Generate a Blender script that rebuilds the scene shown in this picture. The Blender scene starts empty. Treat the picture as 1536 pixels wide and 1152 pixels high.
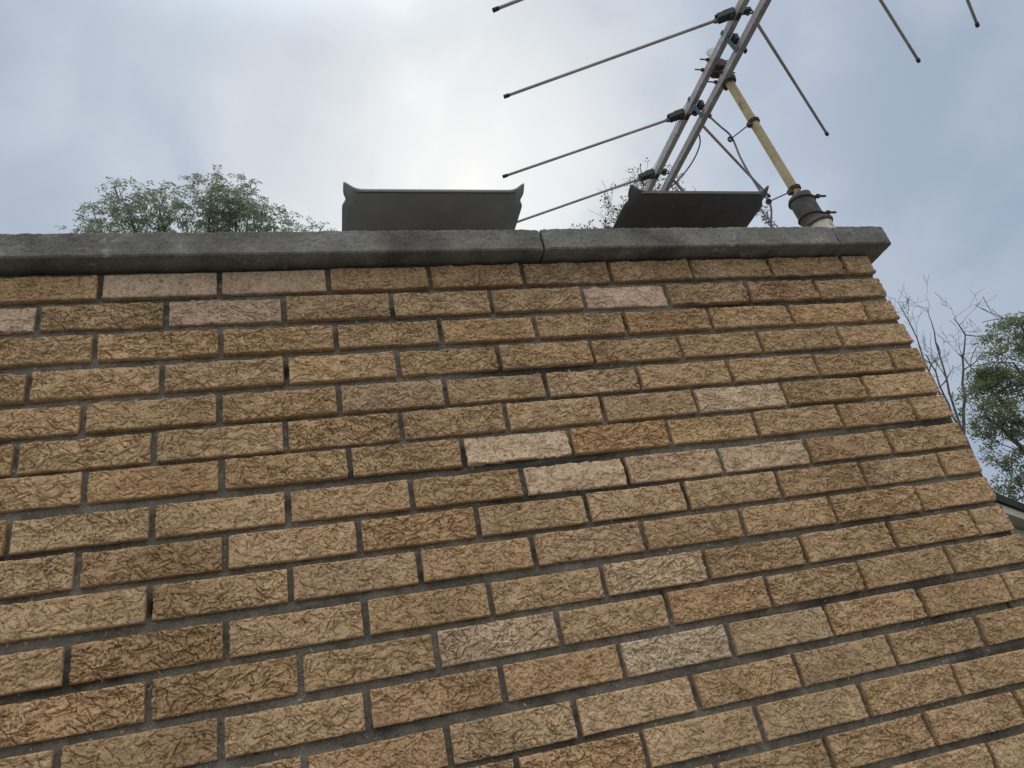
import bpy, math, random
import numpy as np
from mathutils import Vector, Matrix, Euler

S = bpy.context.scene
COL = S.collection

# ------------------------------------------------------------------ camera
cam = bpy.data.cameras.new('camera'); camo = bpy.data.objects.new('camera', cam); COL.objects.link(camo)
CAM = Vector((-1.3770, -1.1633, -0.9378))
YAW, PITCH, ROLL = -0.31437, 0.47906, -0.22062
camo.location = CAM
camo.rotation_euler = (Matrix.Rotation(YAW, 3, 'Z') @ Matrix.Rotation(math.pi/2 + PITCH, 3, 'X') @ Matrix.Rotation(ROLL, 3, 'Z')).to_euler()
cam.sensor_width = 36.0; cam.lens = 1067.05/1536*36
cam.clip_start = 0.02; cam.clip_end = 1000
S.camera = camo

# ------------------------------------------------------------------ sky
SUN_EL, SUN_AZ = math.radians(44.3), math.radians(18.2)     # azimuth from +Y towards +X
SUN_DIR = Vector((math.sin(SUN_AZ)*math.cos(SUN_EL), math.cos(SUN_AZ)*math.cos(SUN_EL), math.sin(SUN_EL)))
world = bpy.data.worlds.new('World'); S.world = world; world.use_nodes = True
nt = world.node_tree; nt.nodes.clear()
def N(tree, kind, **kw):
    n = tree.nodes.new(kind)
    for k, v in kw.items(): setattr(n, k, v)
    return n
def math_node(tree, op, a, b=None, clamp=False):
    n = N(tree, 'ShaderNodeMath', operation=op); n.use_clamp = clamp
    for i, v in enumerate((a, b)):
        if v is None: continue
        if isinstance(v, (int, float)): n.inputs[i].default_value = v
        else: tree.links.new(v, n.inputs[i])
    return n.outputs[0]
def mix_col(tree, fac, a, b, blend='MIX'):
    n = N(tree, 'ShaderNodeMix', data_type='RGBA', blend_type=blend)
    for sock, v in ((n.inputs[0], fac), (n.inputs[6], a), (n.inputs[7], b)):
        if isinstance(v, (int, float)): sock.default_value = v
        elif isinstance(v, tuple): sock.default_value = (*v, 1) if len(v) == 3 else v
        else: tree.links.new(v, sock)
    return n.outputs[2]
def ramp(tree, fac, stops, interp='LINEAR'):
    n = N(tree, 'ShaderNodeValToRGB'); n.color_ramp.interpolation = interp
    e = n.color_ramp.elements
    while len(e) < len(stops): e.new(0.5)
    for el, (p, c) in zip(e, stops):
        el.position = p; el.color = (*c, 1) if isinstance(c, tuple) else (c, c, c, 1)
    tree.links.new(fac, n.inputs[0]); return n.outputs[0]
def noise(tree, vec, scale, detail=3.0, rough=0.5, dist=0.0):
    n = N(tree, 'ShaderNodeTexNoise'); n.inputs['Scale'].default_value = scale
    n.inputs['Detail'].default_value = detail; n.inputs['Roughness'].default_value = rough
    n.inputs['Distortion'].default_value = dist
    if vec is not None: tree.links.new(vec, n.inputs['Vector'])
    return n.outputs['Fac']

tc = N(nt, 'ShaderNodeTexCoord')
dirn = tc.outputs['Generated']
sky = N(nt, 'ShaderNodeTexSky', sky_type='NISHITA', sun_disc=False)
sky.sun_elevation = SUN_EL; sky.sun_rotation = SUN_AZ; sky.air_density = 1.0; sky.dust_density = 2.0
skyc = N(nt, 'ShaderNodeVectorMath', operation='SCALE'); nt.links.new(sky.outputs[0], skyc.inputs[0]); skyc.inputs['Scale'].default_value = 1.0
dotn = N(nt, 'ShaderNodeVectorMath', operation='DOT_PRODUCT'); nt.links.new(dirn, dotn.inputs[0]); dotn.inputs[1].default_value = SUN_DIR
ang = math_node(nt, 'ARCCOSINE', dotn.outputs['Value'])
angn = math_node(nt, 'DIVIDE', ang, math.pi)
# a thin, even cloud sheet: bright where the sun stands behind it, grey-blue away from it, brightened out of view, high up and opposite the sun, to light the wall
BG = 0.1
K = 1.0/BG
def kc(r, g, b, s=1.0): return (r*s, g*s, b*s)
cloud = ramp(nt, angn, [(0.0, (.60, .64, .66)), (0.035, (.575, .62, .65)), (0.085, (.50, .55, .60)), (0.125, (.44, .50, .575)),
                        (0.175, (.365, .425, .505)), (0.23, (.345, .405, .49)), (0.40, (.78, .80, .83)), (0.60, (.86, .86, .86)), (1.0, (.86, .86, .86))], 'EASE')
n1 = noise(nt, dirn, 3.2, 5, 0.5, 0.4)
n2 = noise(nt, dirn, 7.5, 4, 0.5, 0.2)
nn = math_node(nt, 'ADD', math_node(nt, 'MULTIPLY', n1, 0.7), math_node(nt, 'MULTIPLY', n2, 0.3))
mott = ramp(nt, nn, [(0.36, (.82, .85, .90)), (0.5, (1.0, 1.0, 1.0)), (0.62, (1.15, 1.13, 1.10))], 'EASE')
cl = mix_col(nt, 1.0, cloud, mott, 'MULTIPLY')
clK = N(nt, 'ShaderNodeVectorMath', operation='SCALE'); nt.links.new(cl, clK.inputs[0]); clK.inputs['Scale'].default_value = K
sepz = N(nt, 'ShaderNodeSeparateXYZ'); nt.links.new(dirn, sepz.inputs[0])
# overcast sky: overhead part, out of view, brightened to top-light the wall
zen = math_node(nt, 'ADD', 1.0, math_node(nt, 'MULTIPLY', ramp(nt, sepz.outputs['Z'], [(.80, 0.0), (.97, 1.0)], 'EASE'), 1.9))
zs = N(nt, 'ShaderNodeVectorMath', operation='SCALE'); nt.links.new(clK.outputs[0], zs.inputs[0]); nt.links.new(zen, zs.inputs['Scale']); clK = zs
final = mix_col(nt, 0.92, skyc.outputs[0], clK.outputs[0])
bg = N(nt, 'ShaderNodeBackground'); bg.inputs['Strength'].default_value = BG
nt.links.new(final, bg.inputs['Color'])
wo = N(nt, 'ShaderNodeOutputWorld'); nt.links.new(bg.outputs[0], wo.inputs['Surface'])

sl = bpy.data.lights.new('sun', 'SUN'); slo = bpy.data.objects.new('sun', sl); COL.objects.link(slo)
sl.energy = 0.6; sl.angle = math.radians(25); sl.color = (1.0, 0.96, 0.9)
slo.location = (0, 0, 20); slo.rotation_euler = SUN_DIR.to_track_quat('Z', 'Y').to_euler()

S.view_settings.view_transform = 'Standard'; S.view_settings.look = 'None'
S.view_settings.gamma = 1.0; S.view_settings.exposure = 0.25; S.view_settings.use_curve_mapping = False
S.render.resolution_x = 1024; S.render.resolution_y = 768

# ------------------------------------------------------------------ helpers
def tag(o, label=None, cat=None, group=None, kind=None):
    for k, v in (('label', label), ('category', cat), ('group', group), ('kind', kind)):
        if v: o[k] = v
    return o
def thing(name, label, cat, loc, group=None):
    o = bpy.data.objects.new(name, None); COL.objects.link(o); o.location = loc; o.empty_display_size = 0.1
    return tag(o, label, cat, group)
def link(name, me, mat, parent=None, loc=None):
    o = bpy.data.objects.new(name, me); COL.objects.link(o)
    if mat is not None and len(me.materials) == 0: me.materials.append(mat)
    if parent is not None:
        o.parent = parent
        if parent.parent is None: o.matrix_parent_inverse = Matrix.Translation(-parent.location)
    if loc is not None: o.location = loc
    return o
class MB:
    """collects geometry in world coordinates"""
    def __init__(s): s.v = []; s.f = []
    def add(s, vs, fs):
        b = len(s.v); s.v += [tuple(p) for p in vs]; s.f += [tuple(i+b for i in f) for f in fs]; return s
    def box(s, x0, x1, y0, y1, z0, z1):
        vs = [(x0,y0,z0),(x1,y0,z0),(x1,y1,z0),(x0,y1,z0),(x0,y0,z1),(x1,y0,z1),(x1,y1,z1),(x0,y1,z1)]
        return s.add(vs, [(0,3,2,1),(4,5,6,7),(0,1,5,4),(1,2,6,5),(2,3,7,6),(3,0,4,7)])
    def obox(s, c, ax, ay, az):
        c = Vector(c); ax = Vector(ax); ay = Vector(ay); az = Vector(az)
        vs = [c + ax*i + ay*j + az*k for k in (-1, 1) for i, j in ((-1,-1),(1,-1),(1,1),(-1,1))]
        return s.add(vs, [(0,3,2,1),(4,5,6,7),(0,1,5,4),(1,2,6,5),(2,3,7,6),(3,0,4,7)])
    def tube(s, pts, r, n=8, cap=True):
        pts = [Vector(p) for p in pts]; m = len(pts)
        rs = r if isinstance(r, (list, tuple)) else [r]*m
        t0 = (pts[1]-pts[0]).normalized(); up = Vector((0,0,1)) if abs(t0.z) < .9 else Vector((1,0,0))
        u = t0.cross(up).normalized(); rings = []
        for i, p in enumerate(pts):
            t = (pts[min(i+1, m-1)] - pts[max(i-1, 0)]).normalized()
            u = (u - t*u.dot(t)).normalized(); w = t.cross(u)
            rings.append([p + (u*math.cos(a) + w*math.sin(a))*rs[i] for a in [2*math.pi*k/n for k in range(n)]])
        vs = [q for rg in rings for q in rg]; fs = []
        for i in range(m-1):
            for k in range(n):
                fs.append((i*n+k, i*n+(k+1)%n, (i+1)*n+(k+1)%n, (i+1)*n+k))
        if cap: fs.append(tuple(range(n-1, -1, -1))); fs.append(tuple((m-1)*n+k for k in range(n)))
        return s.add(vs, fs)
    def torus(s, c, axis, R_, r, n=20, k=6, a0=0, a1=2*math.pi, sq=1.0):
        axis = Vector(axis).normalized(); up = Vector((0,0,1)) if abs(axis.z) < .9 else Vector((1,0,0))
        u = axis.cross(up).normalized(); w = axis.cross(u)
        pts = [Vector(c) + u*R_*math.cos(a0+(a1-a0)*i/n) + w*R_*sq*math.sin(a0+(a1-a0)*i/n) for i in range(n+1)]
        return s.tube(pts, r, k)
    def build(s, name, mat, parent=None, smooth=False, bevel=0):
        me = bpy.data.meshes.new(name); me.from_pydata(s.v, [], s.f); me.update()
        if smooth: me.shade_smooth()
        o = link(name, me, mat, parent)
        if bevel:
            b = o.modifiers.new('bevel', 'BEVEL'); b.width = bevel; b.segments = 2; b.limit_method = 'ANGLE'
        return o
def smooth_path(pts, sub=6):
    pts = [Vector(p) for p in pts]; out = []
    for i in range(len(pts)-1):
        p0 = pts[max(i-1, 0)]; p1 = pts[i]; p2 = pts[i+1]; p3 = pts[min(i+2, len(pts)-1)]
        for k in range(sub):
            t = k/sub
            out.append(0.5*((2*p1) + (-p0+p2)*t + (2*p0-5*p1+4*p2-p3)*t*t + (-p0+3*p1-3*p2+p3)*t**3))
    out.append(pts[-1]); return out

# value noise on numpy arrays
def vnoise(x, y, seed):
    rs = np.random.RandomState(seed); T = rs.rand(64, 64)
    xi = np.floor(x).astype(int); yi = np.floor(y).astype(int); fx = x-xi; fy = y-yi
    fx = fx*fx*(3-2*fx); fy = fy*fy*(3-2*fy)
    a = T[xi % 64, yi % 64]; b = T[(xi+1) % 64, yi % 64]; c = T[xi % 64, (yi+1) % 64]; d = T[(xi+1) % 64, (yi+1) % 64]
    return (a*(1-fx)+b*fx)*(1-fy) + (c*(1-fx)+d*fx)*fy
def fbm(x, y, seed, oct=4, gain=.5):
    s = 0; a = 1; t = 0
    for o in range(oct):
        s = s + a*vnoise(x*2**o, y*2**o, seed+o*7); t += a; a *= gain
    return s/t

# ------------------------------------------------------------------ materials
def base_mat(name, rough=0.8, spec=0.3, metal=0.0):
    m = bpy.data.materials.new(name); m.use_nodes = True
    t = m.node_tree; b = t.nodes['Principled BSDF']
    b.inputs['Roughness'].default_value = rough; b.inputs['Metallic'].default_value = metal
    b.inputs['Specular IOR Level'].default_value = spec
    return m, t, b
def add_bump(t, b, h, strength=0.5, dist=0.002):
    n = N(t, 'ShaderNodeBump'); n.inputs['Strength'].default_value = strength; n.inputs['Distance'].default_value = dist
    t.links.new(h, n.inputs['Height']); t.links.new(n.outputs[0], b.inputs['Normal'])

def mottled(name, c0, c1, scale=20, rough=.8, metal=0.0, spec=.3, bump=.3, fine=250, dark=None, dscale=6, bdist=.002, dlo=.55, dhi=.75):
    m, t, b = base_mat(name, rough, spec, metal)
    o = N(t, 'ShaderNodeTexCoord').outputs['Object']
    a = noise(t, o, scale, 5, .6)
    col = mix_col(t, ramp(t, a, [(.3, 0.0), (.7, 1.0)]), c0, c1)
    f = noise(t, o, fine, 3, .6)
    col = mix_col(t, 1.0, col, ramp(t, f, [(.3, .82), (.7, 1.12)]), 'MULTIPLY')
    if dark:
        d = ramp(t, noise(t, o, dscale, 5, .65), [(dlo, 0.0), (dhi, 1.0)])
        col = mix_col(t, d, col, dark)
    t.links.new(col, b.inputs['Base Color'])
    add_bump(t, b, f, bump, bdist)
    return m

def brick_material():
    m, t, b = base_mat('brick_clay', .88, .22)
    tcn = N(t, 'ShaderNodeTexCoord'); oi = N(t, 'ShaderNodeObjectInfo')
    off = N(t, 'ShaderNodeVectorMath', operation='ADD'); sc = N(t, 'ShaderNodeVectorMath', operation='SCALE')
    cmb = N(t, 'ShaderNodeCombineXYZ')
    for i in range(3): t.links.new(oi.outputs['Random'], cmb.inputs[i])
    t.links.new(cmb.outputs[0], sc.inputs[0]); sc.inputs['Scale'].default_value = 37.0
    t.links.new(tcn.outputs['Object'], off.inputs[0]); t.links.new(sc.outputs[0], off.inputs[1])
    v = off.outputs[0]
    a = noise(t, v, 16, 4, .6); c = noise(t, v, 60, 5, .65, .5); g = noise(t, v, 420, 3, .7); s = noise(t, v, 190, 2, .6)
    col = oi.outputs['Color']
    col = mix_col(t, 1.0, col, ramp(t, a, [(.3, (.90, .87, .85)), (.5, (1.0, 1.0, 1.0)), (.7, (1.06, 1.07, 1.10))]), 'MULTIPLY')
    col = mix_col(t, 1.0, col, ramp(t, c, [(.28, (.70, .66, .62)), (.5, (1.0, 1.0, 1.0)), (.72, (1.18, 1.18, 1.2))]), 'MULTIPLY')
    col = mix_col(t, 1.0, col, ramp(t, g, [(.3, (.72, .70, .68)), (.55, (1.0, 1.0, 1.0)), (.72, (1.2, 1.2, 1.22))]), 'MULTIPLY')
    k1 = noise(t, v, 150, 3, .6, 1.6); k2 = noise(t, v, 240, 3, .65, 1.0)
    col = mix_col(t, 1.0, col, ramp(t, k1, [(.36, (.46, .41, .36)), (.45, (.97, .97, .97)), (.66, (1.14, 1.14, 1.16))]), 'MULTIPLY')  # crevice shade painted in as dark lines, from the bump noise
    # iron flecks
    col = mix_col(t, ramp(t, s, [(.69, 0.0), (.73, .8)]), col, (.05, .035, .025))
    # grime and run-off that crosses bricks and joints alike
    gp = N(t, 'ShaderNodeNewGeometry').outputs['Position']
    mp = N(t, 'ShaderNodeMapping'); mp.inputs['Scale'].default_value = (5.5, 1, 1.3); t.links.new(gp, mp.inputs['Vector'])
    w = noise(t, mp.outputs[0], 1.0, 5, .6, .3)
    col = mix_col(t, 1.0, col, ramp(t, w, [(.34, (.80, .79, .78)), (.50, (1.0, 1.0, 1.0)), (.68, (1.06, 1.05, 1.04))]), 'MULTIPLY')
    t.links.new(col, b.inputs['Base Color'])
    h = math_node(t, 'ADD', math_node(t, 'MULTIPLY', g, .45), math_node(t, 'ADD', math_node(t, 'MULTIPLY', k1, .8), math_node(t, 'MULTIPLY', k2, .7)))
    add_bump(t, b, h, .5, .0020)
    return m
M_BRICK = brick_material()

def mortar_material():
    m, t, b = base_mat('mortar', .95, .15)
    o = N(t, 'ShaderNodeTexCoord').outputs['Object']
    col = mix_col(t, ramp(t, noise(t, o, 9, 4, .6), [(.35, 0.0), (.65, 1.0)]), (.15, .138, .118), (.255, .235, .20))
    # soot running along some of the bed joints
    mp = N(t, 'ShaderNodeMapping'); mp.inputs['Scale'].default_value = (1.1, 1, 8.0); t.links.new(o, mp.inputs['Vector'])
    col = mix_col(t, ramp(t, noise(t, mp.outputs[0], 1.5, 5, .6), [(.52, 0.0), (.64, .85)]), col, (.045, .043, .04))
    f = noise(t, o, 380, 4, .75)
    col = mix_col(t, 1.0, col, ramp(t, f, [(.3, .55), (.7, 1.45)]), 'MULTIPLY')
    col = mix_col(t, 1.0, col, ramp(t, noise(t, o, 45, 3, .6), [(.35, .78), (.65, 1.15)]), 'MULTIPLY')
    p = noise(t, o, 150, 2, .5)
    col = mix_col(t, ramp(t, p, [(.70, 0.0), (.74, .8)]), col, (.03, .03, .03))
    col = mix_col(t, ramp(t, noise(t, o, 120, 1, .5), [(.73, 0.0), (.76, .7)]), col, (.55, .54, .5))
    t.links.new(col, b.inputs['Base Color']); add_bump(t, b, f, 1.0, .0025)
    return m
M_MORTAR = mortar_material()

def concrete_material():
    m, t, b = base_mat('coping_concrete', .93, .2)
    o = N(t, 'ShaderNodeTexCoord').outputs['Object']
    col = mix_col(t, ramp(t, noise(t, o, 14, 5, .65), [(.35, 0.0), (.65, 1.0)]), (.155, .149, .134), (.27, .262, .238))
    col = mix_col(t, ramp(t, noise(t, o, 26, 5, .7, .3), [(.60, 0.0), (.72, .7)]), col, (.50, .50, .47))      # pale lime bloom
    col = mix_col(t, ramp(t, noise(t, o, 4, 6, .65), [(.48, 0.0), (.62, .75)]), col, (.085, .085, .078))           # black weathering
    f = noise(t, o, 330, 4, .7)
    col = mix_col(t, 1.0, col, ramp(t, f, [(.3, .65), (.7, 1.35)]), 'MULTIPLY')
    t.links.new(col, b.inputs['Base Color']); add_bump(t, b, f, .8, .003)
    return m
M_CONC = concrete_material()
M_SIDEBRICK = mottled('brick_clay_plain', (.30, .19, .095), (.40, .265, .14), 40, .9, fine=300, bump=.6)
M_TAR = mottled('cover_sheet', (.12, .12, .125), (.16, .16, .165), 18, .6, fine=500, bump=.15)
M_GLARESHEET = mottled('cover_sheet_glare', (.30, .315, .315), (.38, .39, .39), 12, .6, fine=500, bump=.15)  # lighter version of the cover sheet, lens glare painted into its colour
M_CLAY = mottled('flue_clay', (.33, .15, .08), (.42, .2, .11), 20, .9)
M_ALU = mottled('weathered_aluminium', (.34, .315, .32), (.47, .44, .44), 30, .5, metal=.2, fine=70, bump=.08)
M_ROD = mottled('element_rod_metal', (.34, .30, .31), (.44, .40, .40), 6, .5, metal=.15, fine=9, bump=.0)
M_PLASTIC = mottled('black_plastic', (.025, .027, .027), (.05, .052, .05), 60, .55)
M_GREENP = mottled('green_plastic', (.03, .05, .038), (.045, .07, .052), 60, .6)
M_TEAL = mottled('teal_plastic', (.06, .115, .145), (.085, .15, .18), 50, .5)
M_RUST = mottled('dark_rusty_steel', (.07, .055, .05), (.13, .09, .075), 80, .75, metal=.3, bump=.5)
M_MAST = mottled('yellow_mast', (.36, .30, .155), (.45, .385, .23), 14, .6, fine=30, bump=.0, dark=(.24, .15, .09), dscale=30, dlo=.58, dhi=.68)
M_CREAM = mottled('cream_pvc', (.60, .57, .48), (.70, .67, .58), 20, .5, dark=(.2, .18, .15), dscale=25, dlo=.6, dhi=.72)
M_RUBBER = mottled('grey_rubber', (.075, .075, .075), (.14, .14, .13), 30, .8, dark=(.03, .03, .03), dscale=40)
M_CABLE = mottled('cable_jacket', (.09, .085, .085), (.14, .13, .13), 10, .6, fine=12, bump=0)
M_WHITE = mottled('white_cap', (.6, .6, .58), (.72, .72, .7), 40, .5, dark=(.15, .13, .11), dscale=80)
M_BARK = mottled('bark', (.10, .085, .07), (.17, .145, .12), 25, .95, bump=.8)
M_TWIG = mottled('pale_twig', (.12, .105, .10), (.18, .155, .14), 25, .95)
M_SOFFIT = mottled('soffit_paint', (.46, .43, .38), (.54, .51, .45), 5, .6)
M_ROOF = mottled('dark_roof_edge', (.012, .012, .012), (.022, .022, .022), 10, .8)
M_STUCCO = mottled('pinkish_render', (.42, .36, .32), (.50, .43, .385), 8, .9)
M_GRASS = mottled('lawn', (.05, .065, .03), (.09, .10, .045), 3, 1.0, fine=80, bump=.5)
M_BOUNCE = mottled('bounce_concrete', (.20, .195, .18), (.27, .26, .24), 3, .9, fine=200)
M_WINDOW = mottled('window_glass', (.03, .035, .04), (.05, .055, .06), 3, .08, spec=.6, bump=0)

def leaf_material(name, c0, c1, trans=.35):
    m = bpy.data.materials.new(name); m.use_nodes = True; t = m.node_tree; t.nodes.clear()
    o = N(t, 'ShaderNodeTexCoord').outputs['Object']
    col = mix_col(t, ramp(t, noise(t, o, 2.2, 3, .6), [(.35, 0.0), (.65, 1.0)]), c0, c1)
    col = mix_col(t, 1.0, col, ramp(t, noise(t, o, 30, 2, .6), [(.3, .7), (.7, 1.35)]), 'MULTIPLY')
    d = N(t, 'ShaderNodeBsdfPrincipled'); d.inputs['Roughness'].default_value = .55; t.links.new(col, d.inputs['Base Color'])
    tr = N(t, 'ShaderNodeBsdfTranslucent'); t.links.new(col, tr.inputs['Color'])
    mx = N(t, 'ShaderNodeMixShader'); mx.inputs[0].default_value = trans
    t.links.new(d.outputs[0], mx.inputs[1]); t.links.new(tr.outputs[0], mx.inputs[2])
    ou = N(t, 'ShaderNodeOutputMaterial'); t.links.new(mx.outputs[0], ou.inputs['Surface'])
    return m
M_LEAF_L = leaf_material('locust_leaf', (.24, .28, .20), (.32, .36, .27), .6)
M_LEAF_M = leaf_material('thin_tree_leaf', (.13, .13, .07), (.18, .17, .09), .5)
M_LEAF_R = leaf_material('dense_tree_leaf', (.13, .16, .08), (.26, .29, .16), .55)

# ------------------------------------------------------------------ ground
GZ = -2.56
MB().add([(-150,-150,GZ),(150,-150,GZ),(150,150,GZ),(-150,150,GZ)], [(0,1,2,3)]).build('ground', M_GRASS)
tag(bpy.data.objects['ground'], kind='structure')
o = MB().box(-5.0, 3.0, -5.0, 1.6, GZ-0.05, GZ+0.04).build('bounce_slab', M_BOUNCE, bevel=.01); tag(o, kind='structure')  # unseen slab added to bounce light up at the wall

# ------------------------------------------------------------------ bricks
CH = 0.065809          # course height
BH = 0.0525            # brick height
ML = 0.2032            # stretcher module
JT = 0.0105            # head joint
DEPTH = 0.7112
COURSES = {
1: ([-0.0026, -0.0903, -0.3026, -0.5135, -0.7167, -0.9194, -1.1222, -1.325, -1.5273, -1.7305, -1.9337, -2.1369, -2.3401], 0.0057, 0.00216) ,
2: ([-0.004, -0.2004, -0.3897, -0.5968, -0.7978, -1.0027, -1.2076, -1.4123, -1.6188, -1.8254, -2.0286, -2.2318, -2.435], 0.0016, -0.00123) ,
3: ([-0.0046, -0.0947, -0.3048, -0.5129, -0.7188, -0.9212, -1.1187, -1.3212, -1.5256, -1.73, -1.9332, -2.1364, -2.3396], -0.001, -0.00147) ,
4: ([-0.0013, -0.2037, -0.4133, -0.6111, -0.8138, -1.0122, -1.2106, -1.4144, -1.6211, -1.8252, -2.0284, -2.2316, -2.4348], -0.0015, 0.00076) ,
5: ([-0.0016, -0.0918, -0.2977, -0.5167, -0.7291, -0.9288, -1.1297, -1.3259, -1.5279, -1.7388, -1.942, -2.1452, -2.3484], -0.005, -0.00096) ,
6: ([-0.0029, -0.2, -0.408, -0.6204, -0.8254, -1.0235, -1.2216, -1.4216, -1.6296, -1.8293, -2.0325, -2.2357, -2.4389], -0.0027, 1e-05) ,
7: ([-0.0031, -0.1047, -0.2966, -0.5043, -0.7028, -0.9089, -1.1163, -1.3186, -1.5249, -1.7281, -1.9313, -2.1345, -2.3377], -0.0011, -0.003) ,
8: ([-0.0035, -0.2061, -0.4088, -0.6115, -0.8142, -1.0169, -1.2196, -1.4232, -1.6278, -1.8247, -2.0279, -2.2311, -2.4343], -0.0047, -0.00271) ,
9: ([-0.0058, -0.1054, -0.3046, -0.5038, -0.7091, -0.9094, -1.1135, -1.3141, -1.5208, -1.7266, -1.9298, -2.133, -2.3362], -0.0017, -0.00243) ,
10: ([-0.0057, -0.2024, -0.4089, -0.613, -0.8165, -1.0253, -1.2227, -1.4261, -1.6273, -1.8305, -2.0337, -2.2369, -2.4401], -0.0004, -0.00308) ,
11: ([-0.0051, -0.0984, -0.3017, -0.5067, -0.7148, -0.9136, -1.1151, -1.3162, -1.5209, -1.7304, -1.9336, -2.1368, -2.34], 0.0004, 0.00034) ,
12: ([0.0, -0.2007, -0.4096, -0.6103, -0.8096, -1.0102, -1.2138, -1.4185, -1.6233, -1.8265, -2.0297, -2.2329, -2.4361], 0.003, 0.00195) ,
13: ([0.0, -0.0994, -0.3022, -0.5125, -0.714, -0.9178, -1.1192, -1.326, -1.5284, -1.7316, -1.9348, -2.138, -2.3412], 0.0015, 0.00119) ,
14: ([0.0, -0.206, -0.4101, -0.6087, -0.806, -1.013, -1.2154, -1.4186, -1.6218, -1.825, -2.0282, -2.2314, -2.4346], 0.0007, 0.00371) ,
15: ([0.0, -0.1025, -0.3076, -0.5041, -0.711, -0.9167, -1.1199, -1.3231, -1.5263, -1.7295, -1.9327, -2.1359, -2.3391], -0.0042, -0.00627) ,
16: ([0.0, -0.201, -0.4019, -0.6051, -0.8083, -1.0115, -1.2147, -1.4179, -1.6211, -1.8243, -2.0275, -2.2307, -2.4339], 0, 0) ,
17: ([0.0, -0.1016, -0.3048, -0.508, -0.7112, -0.9144, -1.1176, -1.3208, -1.524, -1.7272, -1.9304, -2.1336, -2.3368], 0, 0) ,
18: ([0.0, -0.2032, -0.4064, -0.6096, -0.8128, -1.016, -1.2192, -1.4224, -1.6256, -1.8288, -2.032, -2.2352, -2.4384], 0, 0) ,
19: ([0.0, -0.1016, -0.3048, -0.508, -0.7112, -0.9144, -1.1176, -1.3208, -1.524, -1.7272, -1.9304, -2.1336, -2.3368], 0, 0) ,

}
def relief(s, z, L, seed, style):
    rs = np.random.RandomState(seed)
    if style == 'bark':
        # clay skin torn in wavy, mostly lengthwise scarps, with smeared slivers over it
        wx = fbm(s*60, z*60, seed+1, 3)-.5; wz = fbm(s*60+9, z*60+9, seed+2, 3)-.5
        kx = rs.uniform(26, 46); kz = rs.uniform(60, 110); am = rs.uniform(.55, 1.15)
        f = fbm((s+wx*.026)*kx, (z+wz*.016)*kz, seed+3, 3, .5)
        q = f*6.0; qi = np.floor(q); qf = q-qi
        h = am*.0125*((qi + np.clip((qf-.86)/.14, 0, 1))/6.0-.5)
        h = h - am*.0040*np.exp(-((qf-.84)/.055)**2)*np.clip(fbm(s*70, z*70, seed+6, 2)*2.2-.5, 0, 1.2)
        h = h + .0009*(fbm(s*200, z*200, seed+5, 2)-.5)
        n = int(rs.uniform(50, 115)*L/.19)
        for k in range(n):
            cx = rs.rand()*L; cz = rs.rand()*BH; th = rs.randn()*.7 + (math.pi/2 if rs.rand() < .22 else 0)
            la = rs.uniform(.004, .0150); lb = rs.uniform(.0010, .0030)
            a = (s-cx)*math.cos(th) + (z-cz)*math.sin(th); bb = -(s-cx)*math.sin(th) + (z-cz)*math.cos(th)
            bb = bb + .0024*(wx*2) + a*a*rs.uniform(-35, 35)
            lim = la*(1+wz*.8); wv = lb*(1.15-(a/la)**2*.6)
            inside = (np.abs(a) < lim) & (np.abs(bb) < wv)
            sgn = -1 if rs.rand() < .8 else 1
            ring = (np.abs(a) < lim) & (bb*sgn > wv) & (bb*sgn < wv+.0013)
            h = np.where(ring, h - am*rs.uniform(.0010, .0038), h)
            h = np.where(inside, h*.6 + am*rs.uniform(.0003, .0016), h)
        return h - .0010
    if style == 'spalled':
        f = fbm(s*22, z*40, seed, 4, .55); g = fbm(s*150, z*150, seed+4, 3, .6)
        fac = np.abs(fbm(s*14+3, z*22, seed+8, 2)-.5)
        ter = np.floor(fbm(s*26+2, z*34, seed+40, 3)*5)/5
        return .0100*(f-.5) + .0040*(g-.5) - .006*fac + .010*(ter-.45) - .0012
    if style == 'half':
        a = relief(s, z, L, seed, 'bark'); b2 = relief(s, z, L, seed, 'spalled') - .0002
        mk = np.clip((fbm(s*18, z*26, seed+20, 3)-.47)/.04, 0, 1)
        return a*(1-mk) + b2*mk
    if style == 'smooth':
        return .0012*(fbm(s*40, z*60, seed, 4)-.5) + .0008*(fbm(s*300, z*300, seed+4, 2)-.5) - .0012
    return s*0
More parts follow.
